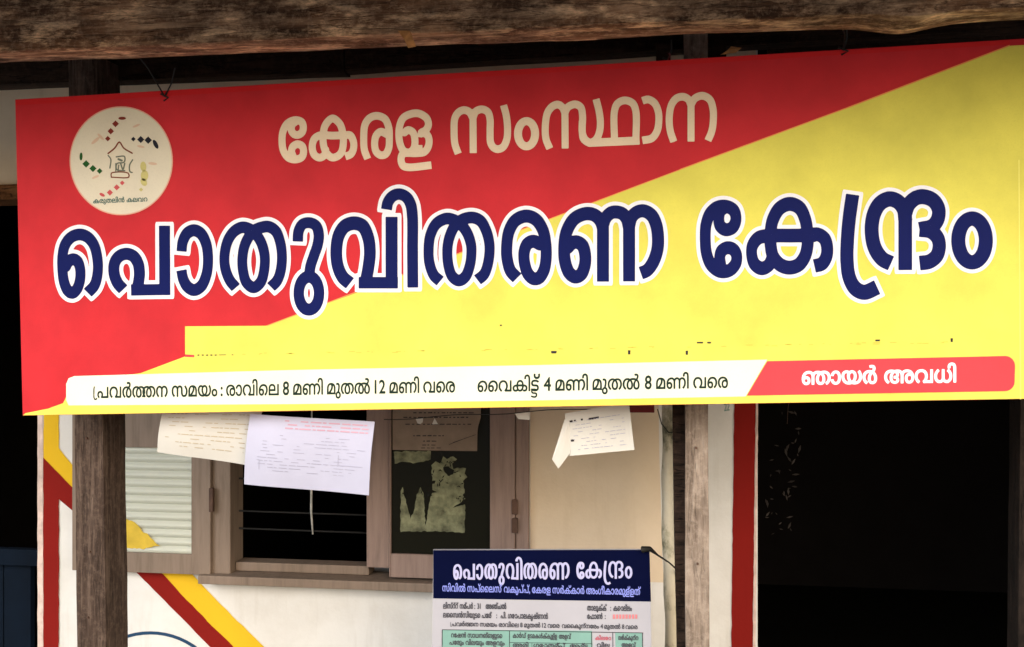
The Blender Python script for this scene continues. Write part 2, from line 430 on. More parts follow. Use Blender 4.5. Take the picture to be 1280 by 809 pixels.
# ------------------------------------------------------------ the main lettering, traced stroke by stroke
def win(ox, oy, s, pts): return [(ox+x/s, oy+y/s) for x, y in pts]
ST = []
def S_(w, pts, rx=6.7, ry=7.6, b0=1, b1=1): ST.append((win(*w, pts), rx, ry, b0, b1))
def E_(w, cx, cy, ax, ay, rx, ry):
    ST.append((win(*w, [(cx+ax*math.cos(t), cy+ay*math.sin(t)) for t in (2*math.pi*k/20 for k in range(21))]), rx, ry, 0, 0))
R1 = (60, 270, 6.744); R2 = (200, 270, 6.744); R3 = (340, 240, 5.055); R4 = (510, 250, 6.744); R5 = (600, 245, 5.333); R6 = (860, 240, 6.4); R7 = (1030, 225, 5.055); R8 = (400, 225, 6.744)
S_(R1, [(338, 648), (395, 585), (422, 480), (420, 360), (390, 245), (335, 178), (270, 157), (200, 180), (148, 245), (126, 340), (126, 460), (140, 560), (172, 630), (208, 650), (248, 615), (273, 540), (274, 445), (252, 385), (215, 365), (178, 385), (152, 430)], 6.3, 7.4, 1, 0)
S_(R1, [(638, 620), (590, 565), (560, 480), (566, 395), (605, 340), (664, 320), (722, 340), (762, 400), (774, 480), (768, 550), (752, 622)], 6.9, 7.6, 1, 0)
S_(R1, [(703, 625), (1030, 620)], 7.0, 7.0); S_(R1, [(985, 83), (988, 668)], 6.9, 7)
S_(R2, [(185, 300), (196, 215), (235, 145), (290, 122), (345, 148), (390, 230), (408, 370), (393, 500), (350, 592), (290, 625), (237, 598), (200, 535), (183, 458)], 6.3, 7.6)
S_(R2, [(642, 605), (590, 540), (553, 440), (547, 330), (575, 210), (630, 130), (700, 97), (780, 125), (848, 210), (884, 330), (880, 460), (850, 560), (792, 603), (735, 565), (704, 470), (698, 350), (724, 230), (790, 130), (860, 97), (920, 92), (978, 130), (1015, 220), (1030, 330), (1022, 450), (990, 545), (938, 600)], 6.2, 7.3)
S_(R3, [(165, 314), (170, 250), (195, 205), (238, 195), (280, 215), (297, 270), (290, 335), (268, 400), (245, 470), (236, 540)], 6.5, 6.9, 1, 0)
E_(R3, 235, 640, 64, 104, 6.5, 7.6)
S_(R3, [(494, 578), (450, 540), (418, 470), (408, 380), (422, 280), (462, 218), (518, 198), (572, 215), (608, 285), (620, 380), (610, 480), (592, 572)], 7.3, 8.6, 1, 0)
S_(R3, [(549, 574), (797, 574)], 7.2, 7.2); S_(R3, [(757, 158), (757, 610)], 7.5, 7.5)
S_(R8, [(562, 250), (575, 190), (612, 140), (668, 120), (728, 145), (765, 205), (780, 300), (782, 600), (784, 908)], 6.8, 7.2)
S_(R4, [(273, 685), (220, 635), (182, 530), (175, 420), (190, 300), (238, 205), (300, 165), (345, 158), (425, 190), (492, 265), (531, 370), (535, 460), (518, 570), (482, 650), (430, 680), (378, 648), (345, 565), (333, 430), (350, 320), (400, 215), (470, 162), (550, 150), (612, 178), (660, 260), (687, 370), (687, 460), (668, 565), (640, 630), (587, 675)], 6.3, 7.4)
S_(R5, [(248, 548), (205, 500), (182, 420), (179, 340), (195, 235), (240, 162), (310, 135), (372, 158), (418, 225), (439, 320), (440, 430), (425, 500), (395, 545), (362, 553), (325, 525), (298, 450), (296, 370), (320, 318), (358, 303), (400, 322)], 7.0, 8.2, 1, 0)
S_(R5, [(585, 345), (610, 318), (640, 307), (682, 330), (702, 400), (697, 470), (672, 525), (635, 540), (597, 515), (568, 440), (562, 340), (578, 240), (628, 155), (700, 120), (755, 125), (795, 155), (817, 205), (820, 260)], 7.4, 8.4, 0, 0)
S_(R5, [(820, 180), (820, 572)], 7.5, 7.5, 0, 1); S_(R5, [(822, 190), (840, 145), (875, 113), (912, 108), (950, 120), (978, 155), (992, 210)], 7.3, 8.2, 0, 0)
S_(R5, [(994, 180), (994, 570)], 7.5, 7.5, 0, 1)
S_(R5, [(994, 200), (1010, 145), (1045, 110), (1090, 100), (1142, 128), (1175, 195), (1187, 285), (1180, 370), (1150, 450), (1112, 498), (1072, 515)], 7.6, 8.2, 0, 1)
S_(R6, [(300, 118), (258, 155), (246, 215), (260, 275), (302, 303), (355, 285), (383, 220), (365, 150), (310, 118), (240, 122), (180, 170), (145, 260), (138, 380), (150, 500), (190, 590), (260, 637), (330, 628), (380, 575), (388, 510), (362, 462), (318, 447), (272, 470), (254, 520), (262, 590)], 6.8, 8.2, 0, 0)
S_(R6, [(1000, 348), (820, 350), (640, 352), (565, 368), (516, 430), (510, 510), (535, 580), (588, 612), (640, 590), (672, 530)], 6.8, 8.6, 0, 0)
S_(R6, [(810, 606), (740, 585), (682, 520), (661, 430), (660, 320), (680, 220), (735, 130), (815, 97), (890, 128), (935, 215), (955, 330), (955, 430), (932, 520), (882, 585), (810, 606)], 7.4, 8.8, 0, 0)
S_(R6, [(950, 350), (1035, 340), (1090, 375), (1112, 445), (1105, 520), (1070, 575), (1010, 593)], 7.5, 8.6, 0, 1)
S_(R7, [(180, 93), (158, 250), (146, 400), (145, 520), (160, 620), (200, 688), (255, 710), (335, 678)], 8.3, 9.6)
S_(R7, [(422, 528), (368, 500), (320, 430), (300, 320), (315, 215), (355, 148), (412, 121), (465, 138), (502, 185), (512, 250)], 8.7, 9.6, 1, 0)
S_(R7, [(512, 200), (512, 570)], 8.5, 8.5, 0, 1)
S_(R7, [(512, 215), (535, 155), (580, 115), (630, 107), (690, 132), (722, 185), (718, 245), (685, 292), (603, 314)], 8.5, 9.4, 0, 1)
S_(R7, [(603, 314), (672, 325), (715, 365), (727, 420), (710, 480), (665, 516), (603, 526)], 8.3, 9.2, 1, 1)
E_(R7, 934, 383, 87, 138, 8.8, 9.0)
MAIN = ST; ST = []
T1 = (340, 125, 6.095); T2 = (550, 110, 6.095); T3 = (700, 100, 6.095); a_, b_ = 4.3, 4.7
S_(T1, [(190, 160), (155, 190), (150, 235), (170, 262), (198, 268), (230, 248), (240, 205), (225, 168), (180, 155), (122, 178), (86, 240), (78, 320), (90, 390), (125, 440), (180, 455), (230, 435), (242, 390), (230, 352), (195, 338), (160, 358), (150, 395), (162, 430)], a_, b_, 0, 0)
S_(T1, [(550, 270), (460, 273), (370, 270), (325, 297), (308, 360), (325, 420), (365, 441), (402, 420), (410, 380)], a_, b_, 0, 0)
S_(T1, [(460, 440), (420, 410), (395, 350), (392, 260), (410, 190), (462, 142), (515, 180), (540, 250), (545, 330), (530, 400), (500, 430), (460, 440)], a_, b_, 0, 0)
S_(T1, [(545, 272), (595, 270), (622, 320), (620, 380), (600, 415), (560, 432)], a_, b_, 0, 1)
S_(T1, [(730, 450), (705, 380), (700, 290), (710, 190), (745, 140), (800, 122), (860, 145), (890, 210), (895, 290), (890, 370), (865, 415), (830, 422), (795, 395), (783, 330), (797, 270), (830, 243), (875, 262)], a_, b_, 1, 0)
S_(T1, [(1010, 250), (1040, 230), (1075, 250), (1090, 310), (1082, 370), (1050, 400), (1005, 390), (975, 330), (970, 220), (1000, 140), (1060, 108), (1120, 105), (1178, 140), (1193, 190), (1172, 232), (1140, 250), (1178, 262), (1197, 300), (1190, 360), (1160, 398), (1100, 407), (1000, 412), (984, 455), (1000, 502), (1040, 514), (1215, 498)], a_, b_, 0, 1)
S_(T1, [(1130, 345), (1130, 395)], 2.8, 2.8, 1, 0); S_(T1, [(1150, 250), (1130, 262), (1127, 285)], 3.0, 3.0, 0, 1)
S_(T2, [(140, 502), (115, 430), (108, 330), (115, 230), (145, 185), (185, 170), (225, 185), (248, 225)], a_, b_, 1, 0)
S_(T2, [(252, 190), (254, 497)], a_, b_, 0, 1)
S_(T2, [(252, 230), (272, 182), (320, 164), (365, 185), (382, 240), (382, 330), (387, 420), (410, 456), (442, 468), (482, 450), (510, 390), (515, 300), (505, 210), (485, 133)], a_, b_, 0, 1)
E_(T2, 660, 350, 65, 96, 4.9, 4.9)
S_(T2, [(837, 463), (808, 390), (803, 290), (820, 190), (860, 140), (900, 128), (932, 148), (950, 185)], a_, b_, 1, 0)
S_(T2, [(952, 160), (954, 462)], a_, b_, 0, 1)
S_(T2, [(952, 190), (975, 148), (1030, 126), (1072, 148), (1086, 210), (1084, 320), (1092, 385), (1120, 412), (1148, 420)], a_, b_, 0, 0)
S_(T3, [(170, 320), (170, 400), (192, 455), (232, 478), (275, 455), (300, 400), (308, 330), (298, 240), (275, 148)], a_, b_, 0, 1)
S_(T3, [(225, 480), (606, 463)], a_, 5.0, 0, 1); S_(T3, [(415, 460), (415, 240), (440, 180), (495, 157), (552, 178), (577, 235), (578, 480)], a_, b_, 0, 1)
S_(T3, [(628, 160), (672, 150), (720, 178), (748, 240), (753, 310), (740, 390), (700, 445), (628, 462)], a_, b_, 1, 1)
S_(T3, [(867, 472), (840, 390), (832, 290), (850, 190), (890, 140), (940, 130), (978, 150), (996, 190)], a_, b_, 1, 0)
S_(T3, [(998, 170), (998, 470)], a_, b_, 0, 1)
S_(T3, [(998, 190), (1028, 142), (1085, 122), (1140, 150), (1165, 220), (1167, 320), (1155, 395), (1127, 463)], a_, b_, 0, 1)
LINE1 = ST

# ------------------------------------------------------------ ground
VW, VS, VB, VP = 3.70, 2.72, 2.50, 2.92         # distances of wall, signboard, eaves beam and posts
def ground():
    n = 60; V = []; Fc = []
    for j in range(n+1):
        for i in range(n+1):
            x = (i/n*2-1); y = (j/n*2-1); x = math.copysign(abs(x)**2.2, x)*150; y = math.copysign(abs(y)**2.2, y)*150
            V.append((x, y, -.06+.05*noise.noise(Vector((x*.4, y*.4, 0)))))
    for j in range(n):
        for i in range(n): Fc.append((j*(n+1)+i, j*(n+1)+i+1, (j+1)*(n+1)+i+1, (j+1)*(n+1)+i))
    o = mesh('ground', V, Fc, M['earth']); tag(o, kind='structure')
ground()

# ------------------------------------------------------------ shop building
bld = empty('shop_building', (0, VW, 0))
tag(bld, 'whitewashed shop wall with red and yellow painted stripes behind the signboard', 'building')
xl = X(47, VW); xr = X(947, VW); wx0, wx1 = X(262, VW), X(662, VW); wz0, wz1 = Z(400, 722, VW), 2.52
def wall_mesh():
    bm = bmesh.new(); zt = 3.25; y0, y1 = VW, VW+.2
    zl = Z(20, 232, VW)
    box_bm(bm, xl, wx0, y0, y1, 0, zt); box_bm(bm, wx0, wx1, y0, y1, 0, wz0); box_bm(bm, wx0, wx1, y0, y1, wz1, zt); box_bm(bm, wx1, xr, y0, y1, 0, zt)
    box_bm(bm, xl-1.4, xl, y0, y1, zl, zt); box_bm(bm, xl-3.4, xl-1.4, y0, y1, 0, zt)
    me = bpy.data.meshes.new('wall'); bm.to_mesh(me); bm.free(); return link('wall', me, M['wall'], bld)
wall_mesh()
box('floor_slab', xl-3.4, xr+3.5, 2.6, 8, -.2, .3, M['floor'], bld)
zl0, zl1 = Z(20, 250, VW), Z(20, 231, VW)
rough_box('lintel', (xl-1.5, VW+.08, (zl0+zl1)/2), (xl-.002, VW+.08, (zl0+zl1)/2), .2, zl1-zl0, M['orange'], bld, amp=.003)
# dark rooms behind
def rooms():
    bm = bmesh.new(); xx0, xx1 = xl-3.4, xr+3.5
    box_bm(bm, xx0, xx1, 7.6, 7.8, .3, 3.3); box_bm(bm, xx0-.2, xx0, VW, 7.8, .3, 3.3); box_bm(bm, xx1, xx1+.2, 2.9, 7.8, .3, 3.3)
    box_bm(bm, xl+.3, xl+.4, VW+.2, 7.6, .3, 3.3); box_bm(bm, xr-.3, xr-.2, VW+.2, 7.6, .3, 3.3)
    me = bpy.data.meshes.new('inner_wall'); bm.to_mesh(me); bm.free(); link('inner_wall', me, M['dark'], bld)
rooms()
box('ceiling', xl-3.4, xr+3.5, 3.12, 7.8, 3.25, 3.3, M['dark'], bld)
random.seed(3)
def jag(pts, amp, step):
    out = []
    n = len(pts)
    for i in range(n):
        a, b = pts[i], pts[(i+1) % n]; L = math.hypot(b[0]-a[0], b[1]-a[1]); k = max(1, int(L/step))
        for j in range(k):
            t = j/k; out.append((a[0]+(b[0]-a[0])*t+random.uniform(-amp, amp)*(j > 0), a[1]+(b[1]-a[1])*t+random.uniform(-amp, amp)*(j > 0)))
    return out
# painted bands on the wall, each a coat 2 mm thick
def coat(name, pts, mat, lift=.002):
    return art(name, fill([jag(pts, .45, 9)]) if 'paint' not in name and 'panel' not in name else poly(pts), VW, lift, mat, bld)
coat('yellow_stripe', [(55, 440), (73.5, 440), (74, 560), (90, 580), (140, 634), (200, 676), (241, 718), (271, 750), (331, 809), (400, 876), (360, 876), (270, 790), (200, 720), (150, 672), (90, 618), (55, 585)], M['yelp'], .003)
coat('red_stripe', [(55, 572), (90, 608), (140, 655), (205, 718), (234, 750), (293, 809), (360, 874), (325, 874), (264, 809), (206, 750), (174, 718), (120, 666), (90, 637), (74.5, 624), (74, 900), (55, 900)], M['redp'], .0045)
coat('red_stripe', [(919, 400), (946, 400), (939.5, 900), (913, 900)], M['redp'], .003)
coat('pale_edge', [(946.3, 400), (949, 400), (943, 900), (939.8, 900)], M['edge'], .003)
coat('pale_edge', [(47.5, 440), (54, 440), (54.5, 900), (47.5, 900)], M['edge'], .003)
coat('tan_panel', [(663, 430), (822, 430), (824, 560), (828, 700), (830, 728), (663, 724)], M['cream'], .002)  # stretch of wall in roof shade, the shade painted as a tan coat
coat('upper_paint', [(-200, 20), (945, 20), (945, 180), (47, 231), (-200, 240)], plaster('upper limewash with painted warm light', (.78, .66, .50), (.6, .5, .4), .5), .002)  # warm light on the upper wall, put into the coat's colour
cr = [(188+98*math.cos(t), 887+98*math.sin(t)) for t in (2*math.pi*k/64 for k in range(64))]
ci = [(188+94*math.cos(t), 887+94*math.sin(t)) for t in (2*math.pi*k/64 for k in range(64))]
art('painted_circle', (cr+ci, [(k, (k+1) % 64, 64+(k+1) % 64, 64+k) for k in range(64)]), VW, .002, M['bluep'], bld)
art('painted_number', text(['22'], 905, 514, 912, 513, 14)[0], VW, .002, M['teal'], bld)

# window: fixed frame, bars, sill; two casements
bw = .055
wf = box('window_frame', wx0, wx0+.095, VW-.03, VW+.09, wz0, wz1, M['frame'], bld, .004)
def fr(name, x0, x1, y0, y1, z0, z1, m='frame', par=None): return box(name, x0, x1, y0, y1, z0, z1, M[m], par or wf, .004)
mx0, mx1 = X(460, VW), X(489, VW)
fr('jamb', X(646, VW), wx1, VW-.03, VW+.09, wz0, wz1, 'frame_pink')
fr('mullion', mx0+.002, mx1, VW-.028, VW+.09, wz0+.05, wz1, 'frame_pink')
fr('head', wx0+.098, X(645, VW), VW-.02, VW+.09, wz1-.06, wz1)
fr('sill', wx0-.012, wx1+.01, VW-.075, VW+.09, wz0-.022, wz0+.010, 'frame')
fr('bottom_rail', wx0+.098, mx0, VW+.01, VW+.09, wz0+.012, wz0+.045)
for py in (560, 600, 641, 663):
    z = Z(390, py, VW+.05)
    tube('window_bar', [(wx0+.09, VW+.05, z), (mx0+.01, VW+.05, z-.004)], .0035, M['steel'], wf, 6)
tube('tie_rod', [P(390, 500, VW+.045), P(389, 640, VW+.045), P(391, 668, VW+.045)], [.003, .0045, .003], M['white_bar'], wf, 6)
# left casement, folded back flat against the wall
vc = VW-.05
cx0, cx1, cz0, cz1 = X(90, vc), X(263, vc), Z(200, 717, vc), 2.45
gx0, gx1, gz0 = X(128, vc), X(239, vc), Z(200, 692, vc)
gz1 = Z(200, 560, vc)
def frame_mesh(x0, x1, z0, z1, gx0, gx1, gz0, gz1, y0, y1):
    bm = bmesh.new()
    box_bm(bm, x0, gx0, y0, y1, z0, z1, .003); box_bm(bm, gx1, x1, y0, y1, z0, z1, .003)
    box_bm(bm, gx0, gx1, y0+.002, y1-.001, z0, gz0, .002); box_bm(bm, gx0, gx1, y0+.002, y1-.001, gz1, z1, .002)
    me = bpy.data.meshes.new('casement'); bm.to_mesh(me); bm.free(); return me
lc = link('casement', frame_mesh(cx0, cx1, cz0, cz1, gx0, gx1, gz0, gz1, vc, vc+.032), M['frame'], bld)
lc['label'] = 'open casement folded back on the wall, with ribbed frosted glass'
def ribs():
    V = []; Fc = []; n = 13*8; z0, z1 = gz0-.005, gz1+.005
    for i in range(n+1):
        z = z0+(z1-z0)*i/n; y = vc+.016-.010*abs(math.sin(i/8*math.pi))
        V += [(gx0-.005, y, z), (gx1+.005, y, z)]
    for i in range(n): Fc.append((2*i, 2*i+1, 2*i+3, 2*i+2))
    k = len(V); V += [(gx0-.005, vc+.020, z0), (gx1+.005, vc+.020, z0), (gx1+.005, vc+.020, z1), (gx0-.005, vc+.020, z1)]; Fc.append((k, k+1, k+2, k+3))
    mesh('ribbed_pane', V, Fc, M['ribbed'], lc)
ribs()
art('stripe_in_pane', fill([[(x/2.618, 500+y/2.618) for x, y in jag([(395, 385), (430, 396), (446, 408), (462, 428), (486, 444), (505, 466), (522, 478), (496, 482), (470, 490), (445, 488), (395, 486)], 3, 8)]]), vc, -.004, plain('yellow stripe through glass', (.62, .44, .05), .8, .2, 12), lc)  # yellow stripe seen through the pane, laid on it as a painted shape
box('hinge', cx1-.004, cx1+.012, vc-.006, vc+.01, Z(263, 640, vc), Z(263, 610, vc), M['metal'], lc, .003)
# right casement, shut
vr = VW-.012
rc = link('casement', frame_mesh(mx1+.003, X(645, vr), wz0+.02, wz1-.05, X(491, vr), X(614, vr), Z(550, 692, vr), wz1-.1, vr-.03, vr), M['frame_pink'], bld)
rc['label'] = 'closed casement with dark glass and a faded pink frame'
box('glass_pane', X(490, vr), X(615, vr), vr-.016, vr-.012, Z(550, 693, vr), wz1-.09, M['glass'], rc)
for py in (632, 655): box('hinge', X(643, vr)-.004, X(649, vr), vr-.038, vr-.026, Z(645, py+9, vr), Z(645, py-9, vr), M['metal'], rc, .002)

# mottled olive patch with dark flecks on the glass, and a poster above it
def zz(pts): return [(480+x/4.045, 500+y/4.045) for x, y in pts]
vg = vr-.016
random.seed(3)
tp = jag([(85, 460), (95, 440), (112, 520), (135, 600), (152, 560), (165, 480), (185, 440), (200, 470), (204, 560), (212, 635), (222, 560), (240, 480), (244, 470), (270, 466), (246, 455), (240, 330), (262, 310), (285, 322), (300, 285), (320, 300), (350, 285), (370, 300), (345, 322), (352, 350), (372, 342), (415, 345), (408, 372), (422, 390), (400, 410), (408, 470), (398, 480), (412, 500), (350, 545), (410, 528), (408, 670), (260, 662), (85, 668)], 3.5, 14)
o = art('ragged_patch', fill([zz(tp)]), vg, .002, M['mottled_olive'], None); o.data.transform(Matrix()); tag(o, 'mottled olive patch with ragged top on the dark window glass', 'paper remnant')
dark_spot = [jag([(300, 340), (325, 335), (352, 352), (350, 375), (325, 382), (308, 365)], 3, 9), jag([(242, 410), (262, 408), (258, 422), (243, 424)], 2, 9)]
st = mesh('dark_fleck', [], [], M['glass'], None); bpy.data.objects.remove(st)
v1 = art('dark_fleck', fill([zz(h) for h in dark_spot]), vg, .0035, M['glass'], o)
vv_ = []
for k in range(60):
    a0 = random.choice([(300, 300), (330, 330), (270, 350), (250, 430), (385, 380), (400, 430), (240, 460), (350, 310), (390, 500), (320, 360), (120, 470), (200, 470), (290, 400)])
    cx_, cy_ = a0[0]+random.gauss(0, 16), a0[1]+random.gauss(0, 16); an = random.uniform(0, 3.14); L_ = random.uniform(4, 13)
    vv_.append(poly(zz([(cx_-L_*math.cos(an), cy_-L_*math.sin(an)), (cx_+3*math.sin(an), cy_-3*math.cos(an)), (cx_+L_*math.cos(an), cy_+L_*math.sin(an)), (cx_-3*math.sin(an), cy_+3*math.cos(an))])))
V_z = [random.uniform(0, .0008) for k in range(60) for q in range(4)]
art('dark_fleck', merge(vv_), vg, .0042, M['glass'], o, V_z)
art('olive_strip', fill([zz(jag([(50, 262), (238, 258), (236, 300), (160, 318), (90, 312), (55, 322)], 4, 12))]), vg, .002, M['mottled_olive'], o)
pst = art('glass_poster', fill([zz([(45, 20), (492, 20), (490, 90), (478, 130), (474, 160), (472, 258), (300, 256), (45, 252)])]), vg, .005, M['paper_t'], None)
tag(pst, 'tan poster pasted across the top of the dark window pane', 'poster')
lines = []
random.seed(11)
for y, x0, x1, h in ((62, 150, 440, 3), (85, 100, 420, 3), (120, 110, 430, 2.5), (178, 150, 300, 3), (205, 200, 250, 3), (225, 195, 260, 2.5), (240, 190, 270, 2)):
    x = x0
    while x < x1:
        l = random.uniform(8, 26); lines.append(poly(zz([(x, y), (x+l, y+random.uniform(-1, 1)), (x+l, y+h+2), (x, y+h+2)]))); x += l+random.uniform(5, 12)
lines.append(line(*zz([(350, 215)])[0], *zz([(465, 175)])[0], .6)); lines.append(line(*zz([(330, 225)])[0], *zz([(420, 190)])[0], .6))
art('printed_lines', merge(lines), vg, .006, M['ink_d'], pst)
wh = merge([poly(zz([(162, 95), (200, 92), (198, 112), (185, 122), (172, 118)])), poly(zz([(245, 122), (258, 92), (275, 122)]))])
art('white_letters', wh, vg, .0065, M['paper_w'], pst)

# half door in the left opening: vertical boards
hd = empty('half_door', (X(0, VW+.1), VW+.1, .3)); tag(hd, 'dark blue boarded half door low in the left opening', 'door')
zd = Z(20, 686, VW+.1); xx = X(-130, VW+.1); k = 0
while xx < xl-.13:
    box('plank', xx, xx+.115, VW+.1, VW+.13, .32, zd, M['navy'], hd, .003); xx += .119
box('top_rail', X(-132, VW+.1), xl-.012, VW+.07, VW+.099, zd-.06, zd+.004, M['navy'], hd, .003)
# right opening: dark door jamb
rp = rough_box('door_post', (X(1292, 3.3), 3.3, .3), (X(1305, 3.3), 3.3, 3.2), .14, .1, M['darkwood'], None, amp=.003, axis='z')
tag(rp, 'dark brown timber door post at the far right of the shop', 'door post')
# leaf reflection in the dark right-hand opening, built as dull leaf shapes
sp = empty('leaf_reflection', P(985, 500, 4.6)); tag(sp, 'faint leaf reflection in the dark right doorway, built as small flecks', 'reflection')
leafm = plain('dull leaf reflection', (.035, .028, .026), .7, .3, 20)
tube('reflected_stem', [P(992, 470, 4.6), P(985, 510, 4.6), P(984, 530, 4.6)], .0010, M['metal'], sp, 5)
random.seed(5); vv = []; ff = []
for k in range(44):
    t = random.random(); c = P(994-t*18+random.uniform(-24, 12), 520+t*140+random.uniform(-12, 12), 4.6+random.uniform(-.06, .06))
    a = random.uniform(0, 6.28); L = random.uniform(.006, .02); u = Vector((math.cos(a), random.uniform(-.6, .6), math.sin(a))).normalized(); q = u.cross(Vector((random.uniform(-.3, .3), 1, .2))).normalized()
    i = len(vv); vv += [c-u*L, c+q*L*.28, c+u*L, c-q*L*.28]; ff.append((i, i+1, i+2, i+3))
lf = mesh('reflected_leaves', vv, ff, leafm, sp)
lf['kind'] = 'stuff'

# ------------------------------------------------------------ roof, eaves beam, plate, posts
box('roof_boarding', -4.2, 4.4, 2.95, 7.8, 3.31, 3.34, M['roofw'], bld)
rf = empty('unseen_tiled_roof', (0, 2, 2.9)); tag(rf, 'unseen clay tiled eaves on old rafters, shaped to shade the signboard', 'roof')
EAV, EZ, SL = 1.90, 2.785, .32  # overhang of the unseen roof, reach and drop set to shade the sign
def roof():
    V = [(-4.4, EAV, EZ+.09), (4.6, EAV, EZ+.09), (4.6, 4.2, EZ+.09+(4.2-EAV)*SL), (-4.4, 4.2, EZ+.09+(4.2-EAV)*SL)]
    V += [(x, y, z+.03) for x, y, z in V]
    mesh('unseen_boarding', V, [(3, 2, 1, 0), (4, 5, 6, 7), (0, 1, 5, 4), (1, 2, 6, 5), (2, 3, 7, 6), (3, 0, 4, 7)], M['roofw'], rf)
    x = -4.3
    while x < 4.5:
        y0, z0 = EAV+.01, EZ+.085
        A = [(x, y0), (x+.07, y0)]
        V = []
        for (yy, zz_) in ((y0, z0), (4.2, z0+(4.2-y0)*SL)):
            for dz in (-.09, 0):
                V += [(x, yy, zz_+dz), (x+.07, yy, zz_+dz)]
        mesh('unseen_rafter', V, [(0, 1, 3, 2), (4, 6, 7, 5), (0, 2, 6, 4), (1, 5, 7, 3), (0, 4, 5, 1), (2, 3, 7, 6)], M['roofw'], rf)
        x += .55
    vv, ff = [], []
    for r in range(7):
        for c in range(36):
            x0 = -4.4+c*.25; y0 = EAV-.04+r*.32; z0 = EZ+.135+(y0-EAV)*SL; k = len(vv)
            for i in range(7):
                h = .02*math.sin(i/6*math.pi*2); vv += [(x0+i/6*.25, y0, z0+h+.03), (x0+i/6*.25, y0+.36, z0+.36*SL+h)]
            for i in range(6): ff.append((k+2*i, k+2*i+2, k+2*i+3, k+2*i+1))
    o = mesh('unseen_roof_tiles', vv, ff, M['tile'], rf); o['kind'] = 'stuff'
roof()
zb = Z(640, 37, VB)
knot = P(1140, 20, VB)
def bulge(p):
    d = math.hypot((p.x-knot.x)/.075, (p.z-(zb+.01))/.03); return .022*math.exp(-d*d)
bm_ = rough_box('eaves_beam', (-4.2, VB+.06, zb+.095), (4.4, VB+.06, zb+.095), .12, .19, M['beam'], None, n=700, m=7, amp=.007, fr=8, axis='x', extra=bulge)
tag(bm_, 'weathered grey-brown eaves beam along the top, in front of the signboard', 'beam')
ch = P(506, 44, VB-.005)
cv = [ch+Vector(q) for q in ((-.018, 0, .012), (.012, 0, .010), (.030, -.004, -.030), (.010, -.006, -.034), (0, -.008, -.012), (-.01, .006, .004), (.016, .006, .004), (.024, .006, -.028))]
cf = mesh('wood_splinter', cv, [(0, 5, 6, 1), (0, 1, 2, 3, 4), (1, 6, 7, 2), (5, 0, 4), (5, 4, 3, 7, 6), (3, 2, 7)], M['chip'], bm_)
zp = Z(300, 95, 3.04)
A_ = P(430, 88.5, 3.05); B_ = P(930, 58, 3.05); kk = (B_.z-A_.z)/(B_.x-A_.x)
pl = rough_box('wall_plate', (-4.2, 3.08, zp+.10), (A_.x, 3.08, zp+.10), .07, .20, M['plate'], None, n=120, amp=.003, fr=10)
tag(pl, 'dark timber plank behind the eaves beam, above the emblem', 'plank', 'dark planks behind the eaves beam')
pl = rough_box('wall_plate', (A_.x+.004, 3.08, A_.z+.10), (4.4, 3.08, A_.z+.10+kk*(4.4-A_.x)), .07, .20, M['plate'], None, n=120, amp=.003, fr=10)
tag(pl, 'dark timber plank behind the eaves beam, above the top lettering', 'plank', 'dark planks behind the eaves beam')
# posts
def post(pxs_top, pxs_bot, V, dep, mat, seed):
    (a, b), (c, d) = pxs_top, pxs_bot
    zt = zp+.0; tx = (X(a, V)+X(b, V))/2; wx = (X(b, V)-X(a, V)); bx = (X(c, V)+X(d, V))/2
    zt_, zb_ = Z(a, 520, V), Z(c, 809, V); k = (bx-tx)/(zb_-zt_)
    T = Vector((tx+k*(zb+.1-zt_), V+dep/2, zb+.1)); B = Vector((tx+k*(-.0-zt_), V+dep/2, 0))
    return rough_box('veranda_post', B, T, wx, dep, M[mat], None, n=160, m=6, amp=.0035, fr=10, axis='z', seed=seed)
p1 = post((91, 128), (97, 131), VP, .135, 'post', 1); tag(p1, 'square brown timber post standing under the left end of the signboard', 'post', 'veranda posts')
p2 = post((856, 886), (857, 887), VP, .05, 'post_b', 2); tag(p2, 'worn grey timber post standing beside the mossy pale pole', 'post', 'veranda posts')
bk = rough_box('gap_filler', P(850, 430, VP+.07), P(857, 830, VP+.07), .05, .03, M['plate'], None, n=30, amp=.002, axis='z'); tag(bk, 'added dark batten behind the worn grey post', 'filler')  # dark gap beside the grey post, filled with an added strip
for tgt, V_, spots in ((p1, VP-.004, [(108, 548), (112, 690), (110, 772)]), (p2, VP-.004, [(870, 560), (872, 705)])):
    for (nx_, ny_) in spots:
        q = P(nx_, ny_, V_); tube('nail', [q+Vector((0, .01, 0)), q+Vector((0, -.003, 0))], .0032, M['metal'], tgt, 8, False)
# mossy pole and pale strip
pp = []
for k in range(41):
    t = k/40; px = 836+t*5+1.2*math.sin(t*9); pp.append(P(px, 430+t*420, 3.35))
rr = [.026+.0015*math.sin(k*.9) for k in range(41)]
po = tube('mossy_pole', pp, rr, M['pole'], None, 16); tag(po, 'pale moss-stained pole standing beside the grey timber post', 'pole')
ps = mesh('pale_strip', [P(842, 470, 3.3), P(846, 470, 3.3), P(853.5, 640, 3.3), P(853, 690, 3.3), P(849, 690, 3.3), P(848, 600, 3.3)], [(0, 1, 2, 5), (5, 2, 3, 4)], M['white_bar'])
bm = bmesh.new(); bm.from_mesh(ps.data); r_ = bmesh.ops.extrude_face_region(bm, geom=bm.faces[:]); bmesh.ops.translate(bm, vec=(0, .008, 0), verts=[g for g in r_['geom'] if isinstance(g, bmesh.types.BMVert)]); bmesh.ops.recalc_face_normals(bm, faces=bm.faces); bm.to_mesh(ps.data); bm.free()
tag(ps, 'thin pale lath leaning between the mossy pole and the grey post', 'lath')

